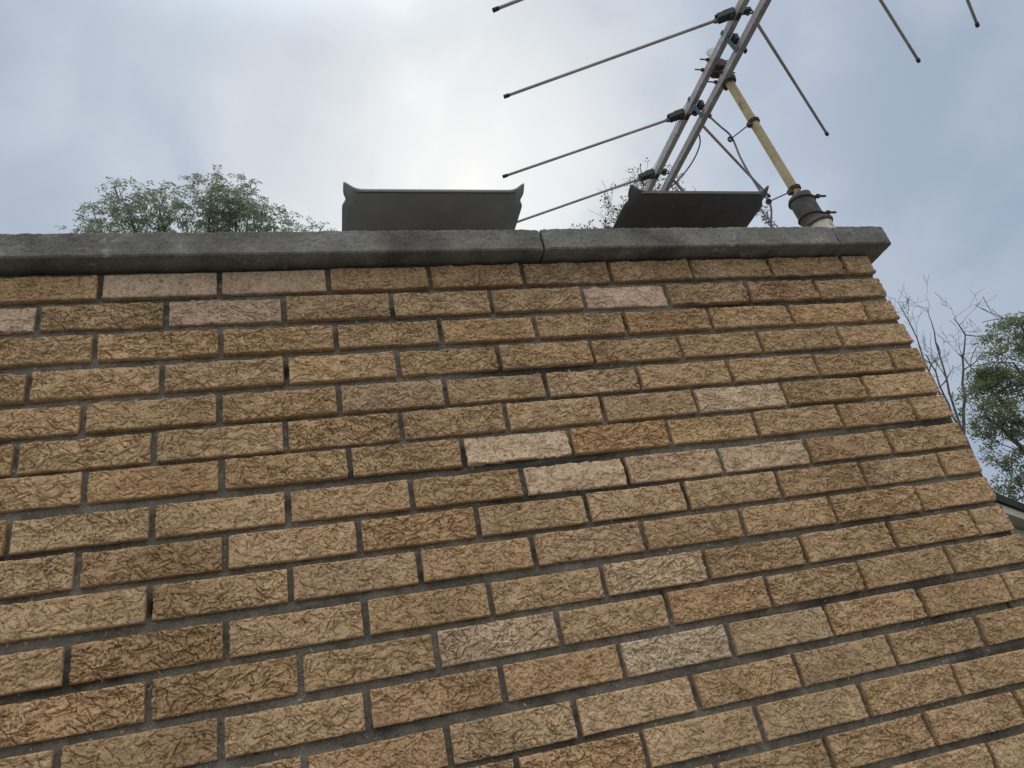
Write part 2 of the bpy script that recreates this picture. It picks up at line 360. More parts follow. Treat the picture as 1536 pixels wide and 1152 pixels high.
def brick_mesh(name, w, side, seed, style):
    """brick with its left-front-bottom corner at the origin; the front looks to -Y, a corner brick's end looks to +X"""
    L = w + (side or 0); ns = max(12, int(L/.0010)); nz = 54
    s1 = np.linspace(0, L, ns+1); z1 = np.linspace(0, BH, nz+1)
    s, z = np.meshgrid(s1, z1, indexing='ij')
    h = relief(s, z, L, seed, style)
    h = np.clip(h, -.0062 if style == 'spalled' else -.0080, .0046)
    jag = .0022*(fbm(s1*130, s1*0+.5, seed+11, 3)-.5)
    e = np.minimum(s, L-s); ez = np.minimum(z, BH-z)
    for dd, a in ((e, .0022), (ez, .0020)):
        h = h - .0018*np.clip(1-dd/a, 0, 1)**2
    zz = z.copy()
    wt = np.clip(1-ez/.008, 0, 1)*(2.4 if style == 'spalled' else 1)
    zz += wt*np.where(z > BH/2, 1, -1)*(.0020*(fbm(s*120, z*0+3.3+(z > BH/2)*5, seed+13, 3)-.55))
    ss = s + np.clip(1-e/.008, 0, 1)*(2.4 if style == 'spalled' else 1)*np.where(s > L/2, 1, -1)*(.0018*(fbm(z*160, s*0+1.2+(s > L/2)*5, seed+17, 3)-.5))
    if side:
        t = np.clip((ss-w)/.006*.5+.5, 0, 1); t = t*t*(3-2*t)
        nx = t; ny = -(1-t); ln = np.sqrt(nx*nx+ny*ny); nx = nx/ln; ny = ny/ln
        px = np.minimum(ss, w); py = np.maximum(ss-w, 0)
        pull = .0035*np.exp(-((ss-w)/.005)**2) + .003*np.exp(-((ss-w)/.010)**2)*fbm(z*90, z*0+.4, seed+31, 2)
        hh = h - pull
        X = px + nx*hh; Y = py + ny*hh
    else:
        X = ss; Y = -h
    V = np.stack([X, Y, zz], -1).reshape(-1, 3)
    nzp = nz+1; faces = []
    idx = np.arange((ns+1)*nzp).reshape(ns+1, nzp)
    a = idx[:-1, :-1].ravel(); b = idx[1:, :-1].ravel(); c = idx[1:, 1:].ravel(); d = idx[:-1, 1:].ravel()
    quads = np.stack([a, b, c, d], 1).tolist(); nq = len(quads)
    verts = V.tolist()
    dp = side if side else .092
    def dup(ids):
        b0 = len(verts)
        for i in ids: verts.append(verts[i])
        return list(range(b0, b0+len(ids)))
    topi = dup(idx[:, -1].tolist()); boti = dup(idx[:, 0].tolist()); lefti = dup(idx[0, :].tolist()); righti = dup(idx[-1, :].tolist())
    k = len(verts)
    if side:
        verts += [[0.002, dp, 0.0], [0.002, dp, BH]]
        quads += [topi + [k+1], boti[::-1] + [k], lefti[::-1] + [k, k+1][::1], righti + [k+1, k]]
    else:
        verts += [[0.001, dp, 0.0], [0.001, dp, BH], [w-.001, dp, 0.0], [w-.001, dp, BH]]
        quads += [topi + [k+3, k+1], boti[::-1] + [k, k+2], lefti[::-1] + [k, k+1], righti + [k+3, k+2], [k, k+1, k+3, k+2]]
    me = bpy.data.meshes.new(name); me.from_pydata(verts, [], quads); me.update()
    sm = [True]*nq + [False]*(len(quads)-nq); me.polygons.foreach_set('use_smooth', sm)
    me.materials.append(M_BRICK); return me
FW = ML - JT; HW = ML/2 - JT
plain = [brick_mesh('brick', FW, None, 100+i*31, 'bark') for i in range(14)]
corner_s = [brick_mesh('brick', FW+JT/2, HW+JT/2, 900+i*31, 'bark') for i in range(4)]
corner_h = [brick_mesh('brick', HW+JT/2, FW+JT/2, 1300+i*31, 'bark') for i in range(4)]
plain_half = [brick_mesh('brick', HW, None, 1700+i*31, 'bark') for i in range(2)]
spalled = [brick_mesh('brick', FW, None, 2100+i*31, 'spalled') for i in range(3)]
halfsp = [brick_mesh('brick', FW, None, 2500+i*31, 'half') for i in range(3)]
smoothb = [brick_mesh('brick', FW, None, 2900+i*31, 'smooth') for i in range(2)]
PINK = (.60, .40, .295); PALE = (.58, .47, .34); TAN = (.44, .31, .19)
# (course, number from the corner, 0 = corner brick) -> meshes, colour, label
SPECIAL = {
 (1,7): (smoothb[0], (.57,.415,.28), 'smooth plain brick'), (1,8): (smoothb[1], (.60,.45,.315), 'smooth light tan brick'),
 (2,7): (halfsp[0], (.60,.44,.31), 'partly spalled pinkish brick'), (2,9): (spalled[1], (.62,.46,.33), 'spalled pinkish brick'),
 (2,3): (spalled[2], (.72,.52,.38), 'spalled pinkish brick'), (2,1): (plain[2], (.54,.35,.21), 'reddish stained brick'),
 (6,3): (plain[4], (.50,.345,.21), 'brownish brick'), (6,2): (plain[5], (.68,.52,.35), 'pale brick'),
 (7,5): (spalled[0], (.72,.545,.375), 'spalled pink brick with its face gone'),
 (8,4): (spalled[1], (.66,.49,.33), 'spalled pink brick with its face gone'),
 (8,3): (halfsp[1], (.63,.45,.29), 'partly spalled pinkish brick'), (8,2): (halfsp[2], (.64,.475,.315), 'pale brick'),
 (11,4): (plain[7], (.66,.50,.32), 'pale yellowish brick'), (12,3): (plain[8], (.55,.365,.205), 'reddish brown brick'),
 (12,5): (plain[9], (.65,.49,.33), 'pale brick'), (13,4): (plain[12], (.68,.54,.375), 'whitish brick'),
 (10,4): (plain[3], (.53,.365,.225), None), (10,6): (plain[11], (.55,.385,.235), None), (5,6): (plain[6], (.53,.38,.235), None),
 (13,6): (plain[1], (.56,.37,.21), None),
}
chim = thing('chimney', 'wide chimney of rough textured golden tan brick under a dark concrete coping', 'chimney', (-1.1, .35, GZ))
rnd = random.Random(7)
XEND = -11*ML
crs = 0
def place(me, x, y, z, rz, sx, sz, col, label=None, flip=False):
    o = bpy.data.objects.new('brick', me); COL.objects.link(o); o.parent = chim
    o.matrix_parent_inverse = Matrix.Translation(-chim.location)
    o.location = (x, y, z); o.rotation_euler = (0, rnd.uniform(-.004, .004), rz + rnd.uniform(-.004, .004)); o.scale = (sx, 1, sz)
    soot_shade = {1: (.84, .85, .88), 2: (.93, .94, .96)}.get(crs, (1, 1, 1))        # soot, and shade under the coping painted into the top courses
    o.color = (col[0]*.96*soot_shade[0], col[1]*.96*soot_shade[1], col[2]*.95*soot_shade[2], 1)
    if label: o['label'] = label
    return o
def brick_colour():
    g = rnd.gauss(0, 1)*.055; hsh = rnd.gauss(0, 1)
    r, gg, b = .550, .380, .218
    k = 1+g
    if rnd.random() < .07: k *= .90
    return (r*k, gg*k*(1+.02*hsh), b*k*(1+.045*hsh))
lastm = None
for c in range(1, 19):
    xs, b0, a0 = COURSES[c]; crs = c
    for i in range(len(xs)-1):
        x1 = xs[i]; x0 = xs[i+1]
        if x0 < XEND + .06: x0 = XEND
        if x1 <= XEND + .06: break
        xc = (x0+x1)/2; z = -c*CH + b0 + a0*xc
        tilt = a0
        y = rnd.uniform(-.0012, .0012)
        if i == 0:
            me = rnd.choice(corner_h if c % 2 else corner_s); w = (HW if c % 2 else FW)+JT/2
            ww = (x1 - x0 - JT/2)
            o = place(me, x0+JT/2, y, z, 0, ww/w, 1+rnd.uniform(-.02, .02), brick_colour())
            # side wall bricks of this course
            ys = (ML if c % 2 else ML/2); n = 0
            while ys < DEPTH - .05:
                half = ys + ML > DEPTH + .02
                m2 = rnd.choice(plain_half) if half else rnd.choice(plain)
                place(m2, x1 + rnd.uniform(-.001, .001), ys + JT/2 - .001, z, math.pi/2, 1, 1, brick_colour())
                ys += ML/2 if half else ML
            continue
        ww = x1 - x0 - JT + rnd.uniform(-.001, .001)
        sp = SPECIAL.get((c, i))
        if sp:
            me, colr, lb = sp
        else:
            me = rnd.choice([p for p in plain if p is not lastm]); colr = brick_colour(); lb = None
        lastm = me
        base = FW
        if ww < .6*FW: me = rnd.choice(plain_half); base = HW
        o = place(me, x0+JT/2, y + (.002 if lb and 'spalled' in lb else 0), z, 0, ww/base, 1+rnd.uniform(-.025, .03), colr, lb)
        o.rotation_euler.y -= tilt

# bricks below the photograph's frame and on the far sides: one joined part
mb = MB()
ncourse = int((0-GZ)/CH)
for c in range(1, ncourse+1):
    z0 = -c*CH; z1 = z0 + BH; offs = 0 if c % 2 == 0 else ML/2
    def run(a, b, f):
        t = a - offs
        while t < b:
            p = max(t, a)+JT/2; q = min(t+ML, b)-JT/2
            if q-p > .02: f(p, q)
            t += ML
    if c > 18:
        run(XEND, 0, lambda p, q: mb.box(p, q, 0, .06, z0, z1))
        run(0.062, DEPTH, lambda p, q: mb.box(-.06, 0, p, q, z0, z1))
    run(XEND, -.001, lambda p, q: mb.box(p, q, DEPTH-.06, DEPTH, z0, z1))
    run(0.095, DEPTH-.062, lambda p, q: mb.box(XEND, XEND+.06, p, q, z0, z1))
lb = mb.build('lower_and_rear_brickwork', M_SIDEBRICK, chim); lb['kind'] = 'stuff'

# mortar bed behind the bricks, with an uneven raked face
nx, nzv = 560, 330
xs_ = np.linspace(XEND+.01, -.0105, nx+1); zs_ = np.linspace(-1.30, 0.0, nzv+1)
Xg, Zg = np.meshgrid(xs_, zs_, indexing='ij')
Yg = .0130 + .0035*(fbm(Xg*9+3, Zg*30, 51, 3)-.5)*2 + .0022*(fbm(Xg*130, Zg*130, 57, 3)-.5)*2
for hx, hz in ((-1.6273, -.632), (-1.4144, -.235), (-.3017, -.690), (-.7148, -.165), (-1.2, -.70), (-.2066, -.505), (-.809, -.74), (-.1025, -.86)):
    Yg = Yg + .022*np.exp(-((Xg-hx)/.0035)**2-((Zg-hz)/.011)**2)
Yg = Yg - .0012*np.clip((fbm(Xg*45+1, Zg*60, 71, 3)-.58)/.10, 0, 1)
V = np.stack([Xg, Yg, Zg], -1).reshape(-1, 3); idx = np.arange((nx+1)*(nzv+1)).reshape(nx+1, nzv+1)
F = np.stack([idx[:-1,:-1].ravel(), idx[1:,:-1].ravel(), idx[1:,1:].ravel(), idx[:-1,1:].ravel()], 1)
m2 = MB(); m2.v = [tuple(p) for p in V.tolist()]; m2.f = [tuple(q) for q in F.tolist()]
m2.box(XEND+.010, -.0125, .0300, DEPTH-.010, GZ-.02, -.0005)
m2.box(XEND+.0105, -.0120, .0155, .0295, GZ-.02, -1.2995)
m2.build('mortar', M_MORTAR, chim, smooth=False)

# coping slabs: rough cast concrete, each its own piece
def slab(x0, x1, dz, seed, capl=True, capr=True):
    y0, y1, t = -.0365, .748, .0580
    n = max(12, int((x1-x0)/.005))
    prof = []
    def seg(a, b, k):
        for i in range(k): prof.append((a[0]+(b[0]-a[0])*i/k, a[1]+(b[1]-a[1])*i/k))
    seg((y1, 0.001), (.02, 0.0), 10); seg((.02, 0.0), (y0+.003, 0.0), 9); seg((y0+.003, 0.0), (y0, .003), 2)
    seg((y0, .003), (y0+.001, t-.004), 12); seg((y0+.001, t-.004), (y0+.005, t), 2); seg((y0+.005, t), (.03, t+.001), 8); seg((.03, t+.001), (y1, t), 10)
    P = np.array(prof); m = len(P)
    xs = np.linspace(x0, x1, n+1)
    X = np.repeat(xs[:, None], m, 1); Y = np.repeat(P[None, :, 0], n+1, 0); Z = np.repeat(P[None, :, 1], n+1, 0)
    d1 = fbm(X*130+Y*60, Z*170+Y*130+5, seed, 3)-.5; d2 = fbm(X*16, Z*16+Y*16+7, seed+5, 3)-.5; d3 = fbm(X*220+3, Z*220+Y*220, seed+9, 2)-.5
    front = np.clip((.0-Y)/.03, 0, 1)
    Y = Y + d1*.0030 + d2*.004*front
    edge = np.exp(-((Z-t)/.006)**2)
    Z = Z + d3*.0022 + (fbm(X*110, Y*0+2, seed+3, 3)-.5)*.0046*edge + d2*.002 + dz - .0022*X
    # broken corners at the ends
    ed = np.minimum(X-x0, x1-X); Y = Y + np.exp(-ed/.006)*.004*front
    V = np.stack([X, Y, Z], -1).reshape(-1, 3).tolist(); f = []
    for i in range(n):
        for j in range(m): f.append((i*m+j, i*m+(j+1) % m, (i+1)*m+(j+1) % m, (i+1)*m+j))
    f.append(tuple(range(m-1, -1, -1))); f.append(tuple(n*m+j for j in range(m)))
    mbb = MB(); mbb.v = [tuple(v) for v in V]; mbb.f = f
    o = mbb.build('coping_slab', M_CONC, chim, smooth=False); return o
slab(-.1065, .0435, 0.0, 11); slab(-.868, -.1085, .0002, 23); slab(-2.28, -.8735, -.0012, 37)

# ------------------------------------------------------------------ flue covers
def flue_cover(x0, x1, mat, label, zc=.25):
    y0, y1 = .050, .60
    t = thing('flue_cover', label, 'chimney cover', ((x0+x1)/2, .33, .0580), 'sheet covers on the chimney flues')
    nu, nv = 48, 60
    us = np.concatenate([np.linspace(0, .12, 14), np.linspace(.14, .86, 16), np.linspace(.88, 1, 14)]); vs = np.concatenate([np.linspace(0, .16, 18), np.linspace(.2, .84, 10), np.linspace(.86, 1, 12)])
    U, Vv = np.meshgrid(us, vs, indexing='ij')
    W = x1-x0; D = y1-y0
    sF = np.clip((.048 - Vv*D)/.048, 0, 1); sB = np.clip((.048-(1-Vv)*D)/.048, 0, 1); sS = np.maximum(sF, sB)
    dx = np.minimum(U, 1-U)*W
    horn = np.exp(-(dx/.022)**2)
    inset = .007*np.exp(-((np.minimum(Vv, 1-Vv)*D-.036)/.010)**2) + .004*sS
    X = x0 + U*W + np.where(U < .5, 1, -1)*inset*np.exp(-(dx/.03)**2)
    Y = y0 + Vv*D - .004*horn*sF
    Z = zc + .002*sS + .015*horn*sS**1.3 + .003*np.exp(-(dx/.01)**2)
    a, b = U.shape
    top = np.stack([X, Y, Z+.004], -1).reshape(-1, 3); bot = np.stack([X, Y, Z], -1).reshape(-1, 3)
    n = a*b; idx = np.arange(n).reshape(a, b); f = []
    for i in range(a-1):
        for j in range(b-1):
            q = (idx[i,j], idx[i+1,j], idx[i+1,j+1], idx[i,j+1]); f.append(tuple(int(k)+n for k in q)[::-1]); f.append(tuple(int(k) for k in q))
    bd = [idx[i,0] for i in range(a)] + [idx[-1,j] for j in range(1,b)] + [idx[i,-1] for i in range(a-2,-1,-1)] + [idx[0,j] for j in range(b-2,0,-1)]
    for k in range(len(bd)):
        p, q = int(bd[k]), int(bd[(k+1) % len(bd)]); f.append((p, q, q+n, p+n))
    m = MB(); m.v = [tuple(v) for v in np.concatenate([top, bot]).tolist()]; m.f = [tuple(reversed(q)) for q in f]
    m.build('cover_sheet', mat, t, smooth=False)
    # rolled lip along the near and far edges
    for yy in (y0+.001, y1-.001):
        l = MB(); l.box(x0+.030, x1-.030, yy-.0015, yy+.0035, zc-.003, zc+.0015); l.build('rolled_lip', M_TAR, t, bevel=.001)
    # clay flue liner that carries the sheet
    l = MB(); fx0, fx1, fy0, fy1 = x0+.05, x1-.05, .26, .54
    l.box(fx0, fx1, fy0, fy0+.02, .0580, zc-.001).box(fx0, fx1, fy1-.02, fy1, .0580, zc-.001)
    l.box(fx0, fx0+.02, fy0+.0205, fy1-.0205, .0580, zc-.001).box(fx1-.02, fx1, fy0+.0205, fy1-.0205, .0580, zc-.001)
    l.build('flue_liner', M_CLAY, t)
    return t
flue_cover(-1.274, -.838, M_GLARESHEET, 'sheet cover, lens glare painted into its grey, with upturned corners over the left flue of the chimney')
flue_cover(-.563, -.148, M_TAR, 'black sheet cover with upturned corners over the flue beside the antenna mast')

# ------------------------------------------------------------------ pipe stub that holds the mast
BASE = Vector((-.024, .08, .0580))
pipe = thing('pipe_stub', 'short cream pipe with a grey rubber sleeve clamped round the antenna mast foot', 'pipe', BASE)
axis = Vector((-.052, 0, .61)).normalized()
def on_mast(z): return Vector((-.030, .08, .17)) + axis*((z-.17)/axis.z)
MB().tube([on_mast(.0580)-Vector((-.004,0,0)), on_mast(.168)+Vector((.004,0,0))], .036, 24).build('pipe', M_CREAM, pipe, smooth=False)
c_ = MB(); c_.torus(on_mast(.160)+Vector((.003,0,0)), axis, .0375, .006, 28, 8); c_.build('rim_ring', M_RUBBER, pipe, smooth=True)
c_ = MB(); c_.tube([on_mast(.150), on_mast(.262)], .0315, 24); c_.build('rubber_sleeve', M_RUBBER, pipe)
for z, ph in ((.185, .2), (.245, -.1)):
    c_ = MB(); c_.torus(on_mast(z), axis + Vector((.25, -.1, 0)), .0335, .0032, 24, 6)
    d = Vector((1, .1, .12)).normalized()
    p = on_mast(z) + Vector((.026, -.02, .004)); c_.tube([p, p+d*.045], .0032, 8); c_.tube([p+d*.012, p+d*.02], .0065, 6)
    c_.build('pipe_clamp', M_RUST, pipe)

# ------------------------------------------------------------------ antenna
ant = thing('tv_antenna', 'large twin boom television antenna with swept rods on a yellow mast above the chimney', 'antenna', on_mast(.17))
MR = .0128
MB().tube([on_mast(.10), on_mast(.865)], MR, 20).build('mast', M_MAST, ant, smooth=False)
MB().tube([on_mast(.84), on_mast(.880), on_mast(.888)], [MR+.002, MR+.002, MR-.003], 18).build('mast_cap', M_WHITE, ant)
ZU, ZL = .800, .745
XU, XL = -.122, -.088
Y0, Y1 = -1.15, .86
for X_, Z_ in ((XU, ZU), (XL-.008, ZL)):
    b_ = MB(); b_.box(X_-.0095, X_+.0095, Y0, Y1, Z_-.0125, Z_+.0125); b_.build('boom', M_ALU, ant, bevel=.0015)
XL2 = XL-.008
# swept rods: left ones on the upper boom, right ones on the lower
left = [(.515, (-.615, .78)), (.252, (-.69, .541)), (-.102, (-.752, .218)), (-.425, (-.838, -.052)), (-.675, (-.93, -.26)), (-.95, (-1.02, -.49))]
right = [(.485, (.22, .745)), (.245, (.36, .572)), (-.115, (.417, .272)), (-.430, (.557, -.028)), (-.67, (.67, -.159)), (-.94, (.76, -.38))]
def rod(a, b):
    a = Vector(a); b = Vector(b); o = MB().tube([a, b], .0046, 10).build('element_rod', M_ROD, ant, smooth=True)
    d = (b-a).normalized(); MB().tube([b-d*.016, b-d*.014, b+d*.002, b+d*.003], [.0048, .0058, .0062, .004], 10).build('end_cap', M_PLASTIC, o)
def insulator(y, X_, Z_, tipdir, mat):
    b_ = MB()
    d = Vector(tipdir).normalized(); n = Vector((-d.y, d.x, 0)); up = Vector((0, 0, 1))
    c = Vector((X_, y, Z_+.004))
    # arched body either side of the boom
    b_.obox(c + d*.034, d*.024, n*.012, up*.010); b_.obox(c + d*.022 + up*.010, d*.016, n*.009, up*.006); b_.obox(c + d*.020 - up*.012, d*.006, n*.008, up*.006)
    for q in (.052, .062):
        b_.torus(c + d*q - n*.006 + up*.001, n, .0075, .0028, 12, 6)
    b_.obox(c + d*.050 + up*.008, d*.013, n*.008, up*.003)
    e = Vector((1, -.25, -.1)).normalized()
    b_.obox(c + e*.022, e*.014, Vector((0, .009, 0)), up*.006)
    b_.torus(c + e*.036 - up*.004, (0, 1, 0), .0085, .003, 12, 6); b_.torus(c + e*.024 - up*.012, (0, 1, 0), .006, .003, 12, 6)
    b_.obox(c + Vector((0, .004, -.013)), Vector((.007, 0, 0)), Vector((0, .012, 0)), up*.005)
    b_.build('insulator', mat, ant, bevel=.0015)
for k, (y, tip) in enumerate(left):
    d = Vector((tip[0]-XU, tip[1]-y, 0))
    insulator(y, XU, ZU, d, M_GREENP if k % 2 == 0 else M_PLASTIC)
    rod(Vector((XU, y, ZU)) + d.normalized()*.05, (tip[0], tip[1], ZU))
for y, tip in right:
    rod((XL2+.004, y, ZL-.004), (tip[0], tip[1], ZL))
# teal spacer strips joining the two booms
for y in (-.030, .205, .66, -.36):
    b_ = MB(); b_.obox(((XU+XL2)/2-.014, y, (ZU+ZL)/2), Vector((.0015, 0, 0)), Vector((0, .007, 0)), Vector((.010, 0, -.043)))
    b_.build('spacer', M_TEAL, ant, bevel=.001)
    b_ = MB(); b_.box(XU+.009, XU+.024, y-.018, y+.004, ZU-.038, ZU-.012); b_.box(XL2+.009, XL2+.016, y-.006, y+.006, ZL-.018, ZL-.002)
    b_.build('spacer_block', M_PLASTIC, ant, bevel=.002)
# brackets clamping each boom to the mast
for X_, Z_ in ((XU, ZU), (XL2, ZL)):
    mp_ = on_mast(Z_)
    b_ = MB(); b_.box(X_+.009, mp_.x+.004, mp_.y-.024, mp_.y+.024, Z_-.019, Z_+.017)
    b_.build('boom_bracket', M_RUST, ant, bevel=.003)
    for dy in (-.018, .018):
        for dz in (0.0,):
            b_ = MB(); b_.tube([(X_-.038, mp_.y+dy, Z_+.013), (mp_.x+.02, mp_.y+dy, Z_+.013)], .0022, 8)
            b_.tube([(X_-.016, mp_.y+dy, Z_+.013), (X_-.009, mp_.y+dy, Z_+.013)], .006, 6)
            b_.build('threaded_bolt', M_RUST, ant)
    b_ = MB(); b_.torus((mp_.x, mp_.y, Z_), axis, MR+.007, .0045, 20, 8); b_.torus((mp_.x, mp_.y, Z_-.010), axis, MR+.006, .004, 20, 8)
    b_.build('u_bolt', M_RUST, ant, smooth=True)
# cables
MB().tube(smooth_path([(-.090,.205,.738),(-.072,.197,.68),(-.055,.19,.624),(-.068,.18,.526),(-.083,.16,.431),(-.084,.15,.357),(-.082,.14,.311),(-.098,.13,.262),(-.131,.12,.199),(-.138,.13,.12),(-.14,.16,.053)]), .0030, 8).build('coax_cable', M_CABLE, ant, smooth=True)
MB().tube(smooth_path([(XL2+.006,.275,.74),(-.080,.30,.715),(-.098,.34,.68),(-.121,.40,.665),(-.159,.45,.650),(-.174,.50,.655),(-.15,.56,.70),(XU,.62,.79)]), .0024, 8).build('coax_cable', M_CABLE, ant, smooth=True)
MB().tube(smooth_path([(-.115,-.42,.825),(-.105,-.125,.838),(-.102,-.099,.84),(-.114,-.049,.83),(-.118,-.005,.822),(-.103,.089,.828),(-.113,.172,.83),(-.125,.278,.828),(-.126,.338,.822),(-.128,.457,.82),(-.136,.53,.815)]), .0011, 6).build('feed_wire', M_CABLE, ant, smooth=True)
# cable stand-offs clamped to the mast
for z, tip in ((.564, (-.055, .19, .624)), (.296, (-.088, .135, .300))):
    c = on_mast(z); tip = Vector(tip)
    if z > .5: tip = Vector((-.150, .10, .510)); 
    b_ = MB(); b_.torus(c, axis, MR+.003, .0028, 18, 6); b_.torus(c-axis*.006, axis, MR+.003, .0028, 18, 6)
    b_.obox(c+Vector((-.017, 0, -.012)), Vector((.005, 0, 0)), Vector((0, .007, 0)), Vector((0, 0, .007)))
    b_.tube([c+Vector((-.017, 0, -.012)), tip], .0018, 6)
    b_.torus(tip, (.3, 1, .4), .006, .0034, 14, 6)
    b_.build('stand_off', M_RUST, ant, smooth=False)

# ------------------------------------------------------------------ trees
def quads_object(name, Q, mat, parent=None):
    Q = np.asarray(Q, dtype=np.float32).reshape(-1, 4, 3); n = len(Q)
    me = bpy.data.meshes.new(name); me.vertices.add(n*4); me.vertices.foreach_set('co', Q.ravel())
    me.loops.add(n*4); me.loops.foreach_set('vertex_index', np.arange(n*4, dtype=np.int32))
    me.polygons.add(n); me.polygons.foreach_set('loop_start', np.arange(n, dtype=np.int32)*4); me.polygons.foreach_set('loop_total', np.full(n, 4, dtype=np.int32))
    me.update(calc_edges=True); return link(name, me, mat, parent)
def leaves(c, d, n, length, width):
    """diamond leaves: centres c, directions d, normals n"""
    side = np.cross(d, n); side /= (np.linalg.norm(side, axis=1, keepdims=True)+1e-9)
    L = length[:, None]; W = width[:, None]
    return np.stack([c, c+d*L*.5+side*W*.5, c+d*L, c+d*L*.5-side*W*.5], 1)
def unit(v): return v/(np.linalg.norm(v, axis=-1, keepdims=True)+1e-9)
def in_lobes(lobes, n, rs, shell=.35):
    vol = np.array([l[3]*l[4]*l[5] for l in lobes])**.8; pick = rs.choice(len(lobes), n, p=vol/vol.sum())
    d = unit(rs.randn(n, 3)); r = rs.rand(n)**shell
    A = np.array([l[:3] for l in lobes])[pick]; R_ = np.array([l[3:6] for l in lobes])[pick]
    return A + d*R_*r[:, None], d
rmin = .0055
def branch(mb, p, d, length, r, depth, rs, spread=.55, tips=None, up=.15, kids=(2, 4)):
    pts = [p]; q = p; dd = d.copy(); seg = 5
    for i in range(seg):
        dd = (dd + Vector(rs.randn(3))*.10 + Vector((0, 0, up*.2))).normalized(); q = q + dd*(length/seg); pts.append(q)
    mb.tube(pts, [max(rmin, r*(1-.55*i/seg)) for i in range(seg+1)], 5 if r > .012 else 4, cap=False)
    if tips is not None: tips.append((q, dd))
    if depth <= 0: return
    n = rs.randint(kids[0], kids[1]+1)
    for k in range(n+1):
        i = seg if k == 0 else rs.randint(2, seg+1)
        base = pts[i]; nd = (dd + Vector(rs.randn(3))*spread).normalized(); nd.z += up; nd.normalize()
        branch(mb, base, nd, length*rs.uniform(.55, .8), r*(1-.55*i/seg)*rs.uniform(.55, .8), depth-1, rs, spread, tips, up, kids)
def limb_to(mb, a, b, r0, r1, rs, sag=.1):
    a = Vector(a); b = Vector(b); L = (b-a).length; pts = []
    for i in range(9):
        t = i/8; p = a.lerp(b, t) + Vector(rs.randn(3))*L*.012*math.sin(math.pi*t); p.z += sag*L*math.sin(math.pi*t)*.4; pts.append(p)
    mb.tube(pts, [r0+(r1-r0)*i/8 for i in range(9)], 7, cap=False); return pts
def drooping_sprays(P, D, rs, nl=11, rach=.17, ll=.05, lw=.016, droop=.9):
    out = []
    n = len(P); d0 = unit(D*np.array([1, 1, .4]) + rs.randn(n, 3)*.5); d0[:, 2] += .25; d0 = unit(d0)
    Ls = rach*rs.uniform(.6, 1.3, n)
    for k in range(nl):
        t = (k//2+1)/(nl//2+1); pos = P + d0*(Ls*t)[:, None]; pos[:, 2] -= droop*Ls*t*t*.6
        tan = d0.copy(); tan[:, 2] -= droop*t*1.2; tan = unit(tan)
        side = unit(np.cross(tan, np.array([0, 0, 1.0]))); sg = 1 if k % 2 else -1
        ld = unit(tan*.6 + side*sg*.9 + np.array([0, 0, -.45]) + rs.randn(n, 3)*.25)
        nr = unit(np.array([0, 0, 1.0]) + rs.randn(n, 3)*.5)
        out.append(leaves(pos, ld, nr, ll*rs.uniform(.7, 1.3, n), lw*rs.uniform(.7, 1.3, n)))
    return np.concatenate(out)

# the tree whose two crowns rise over the left of the coping
rs = np.random.RandomState(3)
tl = thing('feathery_tree', 'feathery leaved tree with two rounded crowns rising behind the left end of the coping', 'tree', (-2.9, 8.6, GZ))
# x, y, z, rx, ry, rz
lobesL = [(-3.80, 7.70, 6.80, .42, .55, .50), (-3.35, 7.60, 7.10, .38, .5, .42), (-3.75, 7.45, 7.32, .26, .3, .24), (-3.35, 7.6, 7.42, .26, .3, .26), (-4.25, 7.70, 6.70, .34, .35, .30),
          (-4.15, 7.60, 7.10, .24, .26, .20),
          (-2.60, 7.70, 7.30, .42, .55, .52), (-2.35, 7.80, 7.40, .38, .5, .42), (-2.05, 7.80, 7.10, .42, .5, .42), (-2.62, 7.65, 7.72, .22, .3, .18), (-2.20, 7.7, 7.68, .24, .3, .20), (-1.72, 7.85, 7.15, .30, .4, .30),
          (-1.15, 7.90, 6.98, .22, .25, .19), (-1.45, 7.90, 6.88, .18, .25, .12)]
low = [(-3.3, 8.4, 5.6, 1.6, 1.3, .9), (-2.2, 8.6, 5.8, 1.5, 1.2, .9)]
P1, D1 = in_lobes(lobesL, 1250, rs, .42); P2, D2 = in_lobes(low, 900, rs)
Q = drooping_sprays(np.concatenate([P1, P2]), np.concatenate([D1, D2]), rs, 11, .21, .072, .022)
quads_object('foliage', Q, M_LEAF_L, tl)
mb = MB(); limb_to(mb, (-2.9, 8.6, GZ), (-2.8, 8.3, 3.2), .20, .13, rs, 0)
mb.build('trunk', M_BARK, tl, smooth=True)
mb = MB()
for l in lobesL + low:
    pts = limb_to(mb, (-2.8, 8.3, 3.2), (l[0], l[1], l[2]-.1), .06, .012, rs, .12)
    for k in range(7):
        d = Vector(unit(rs.randn(3)*1.0 + np.array([0, 0, .5]))); st = pts[rs.randint(5, 9)]
        branch(mb, st, d, min(l[3], .5)*.8, .010, 1, rs)
mb.build('branches', M_BARK, tl, smooth=True)

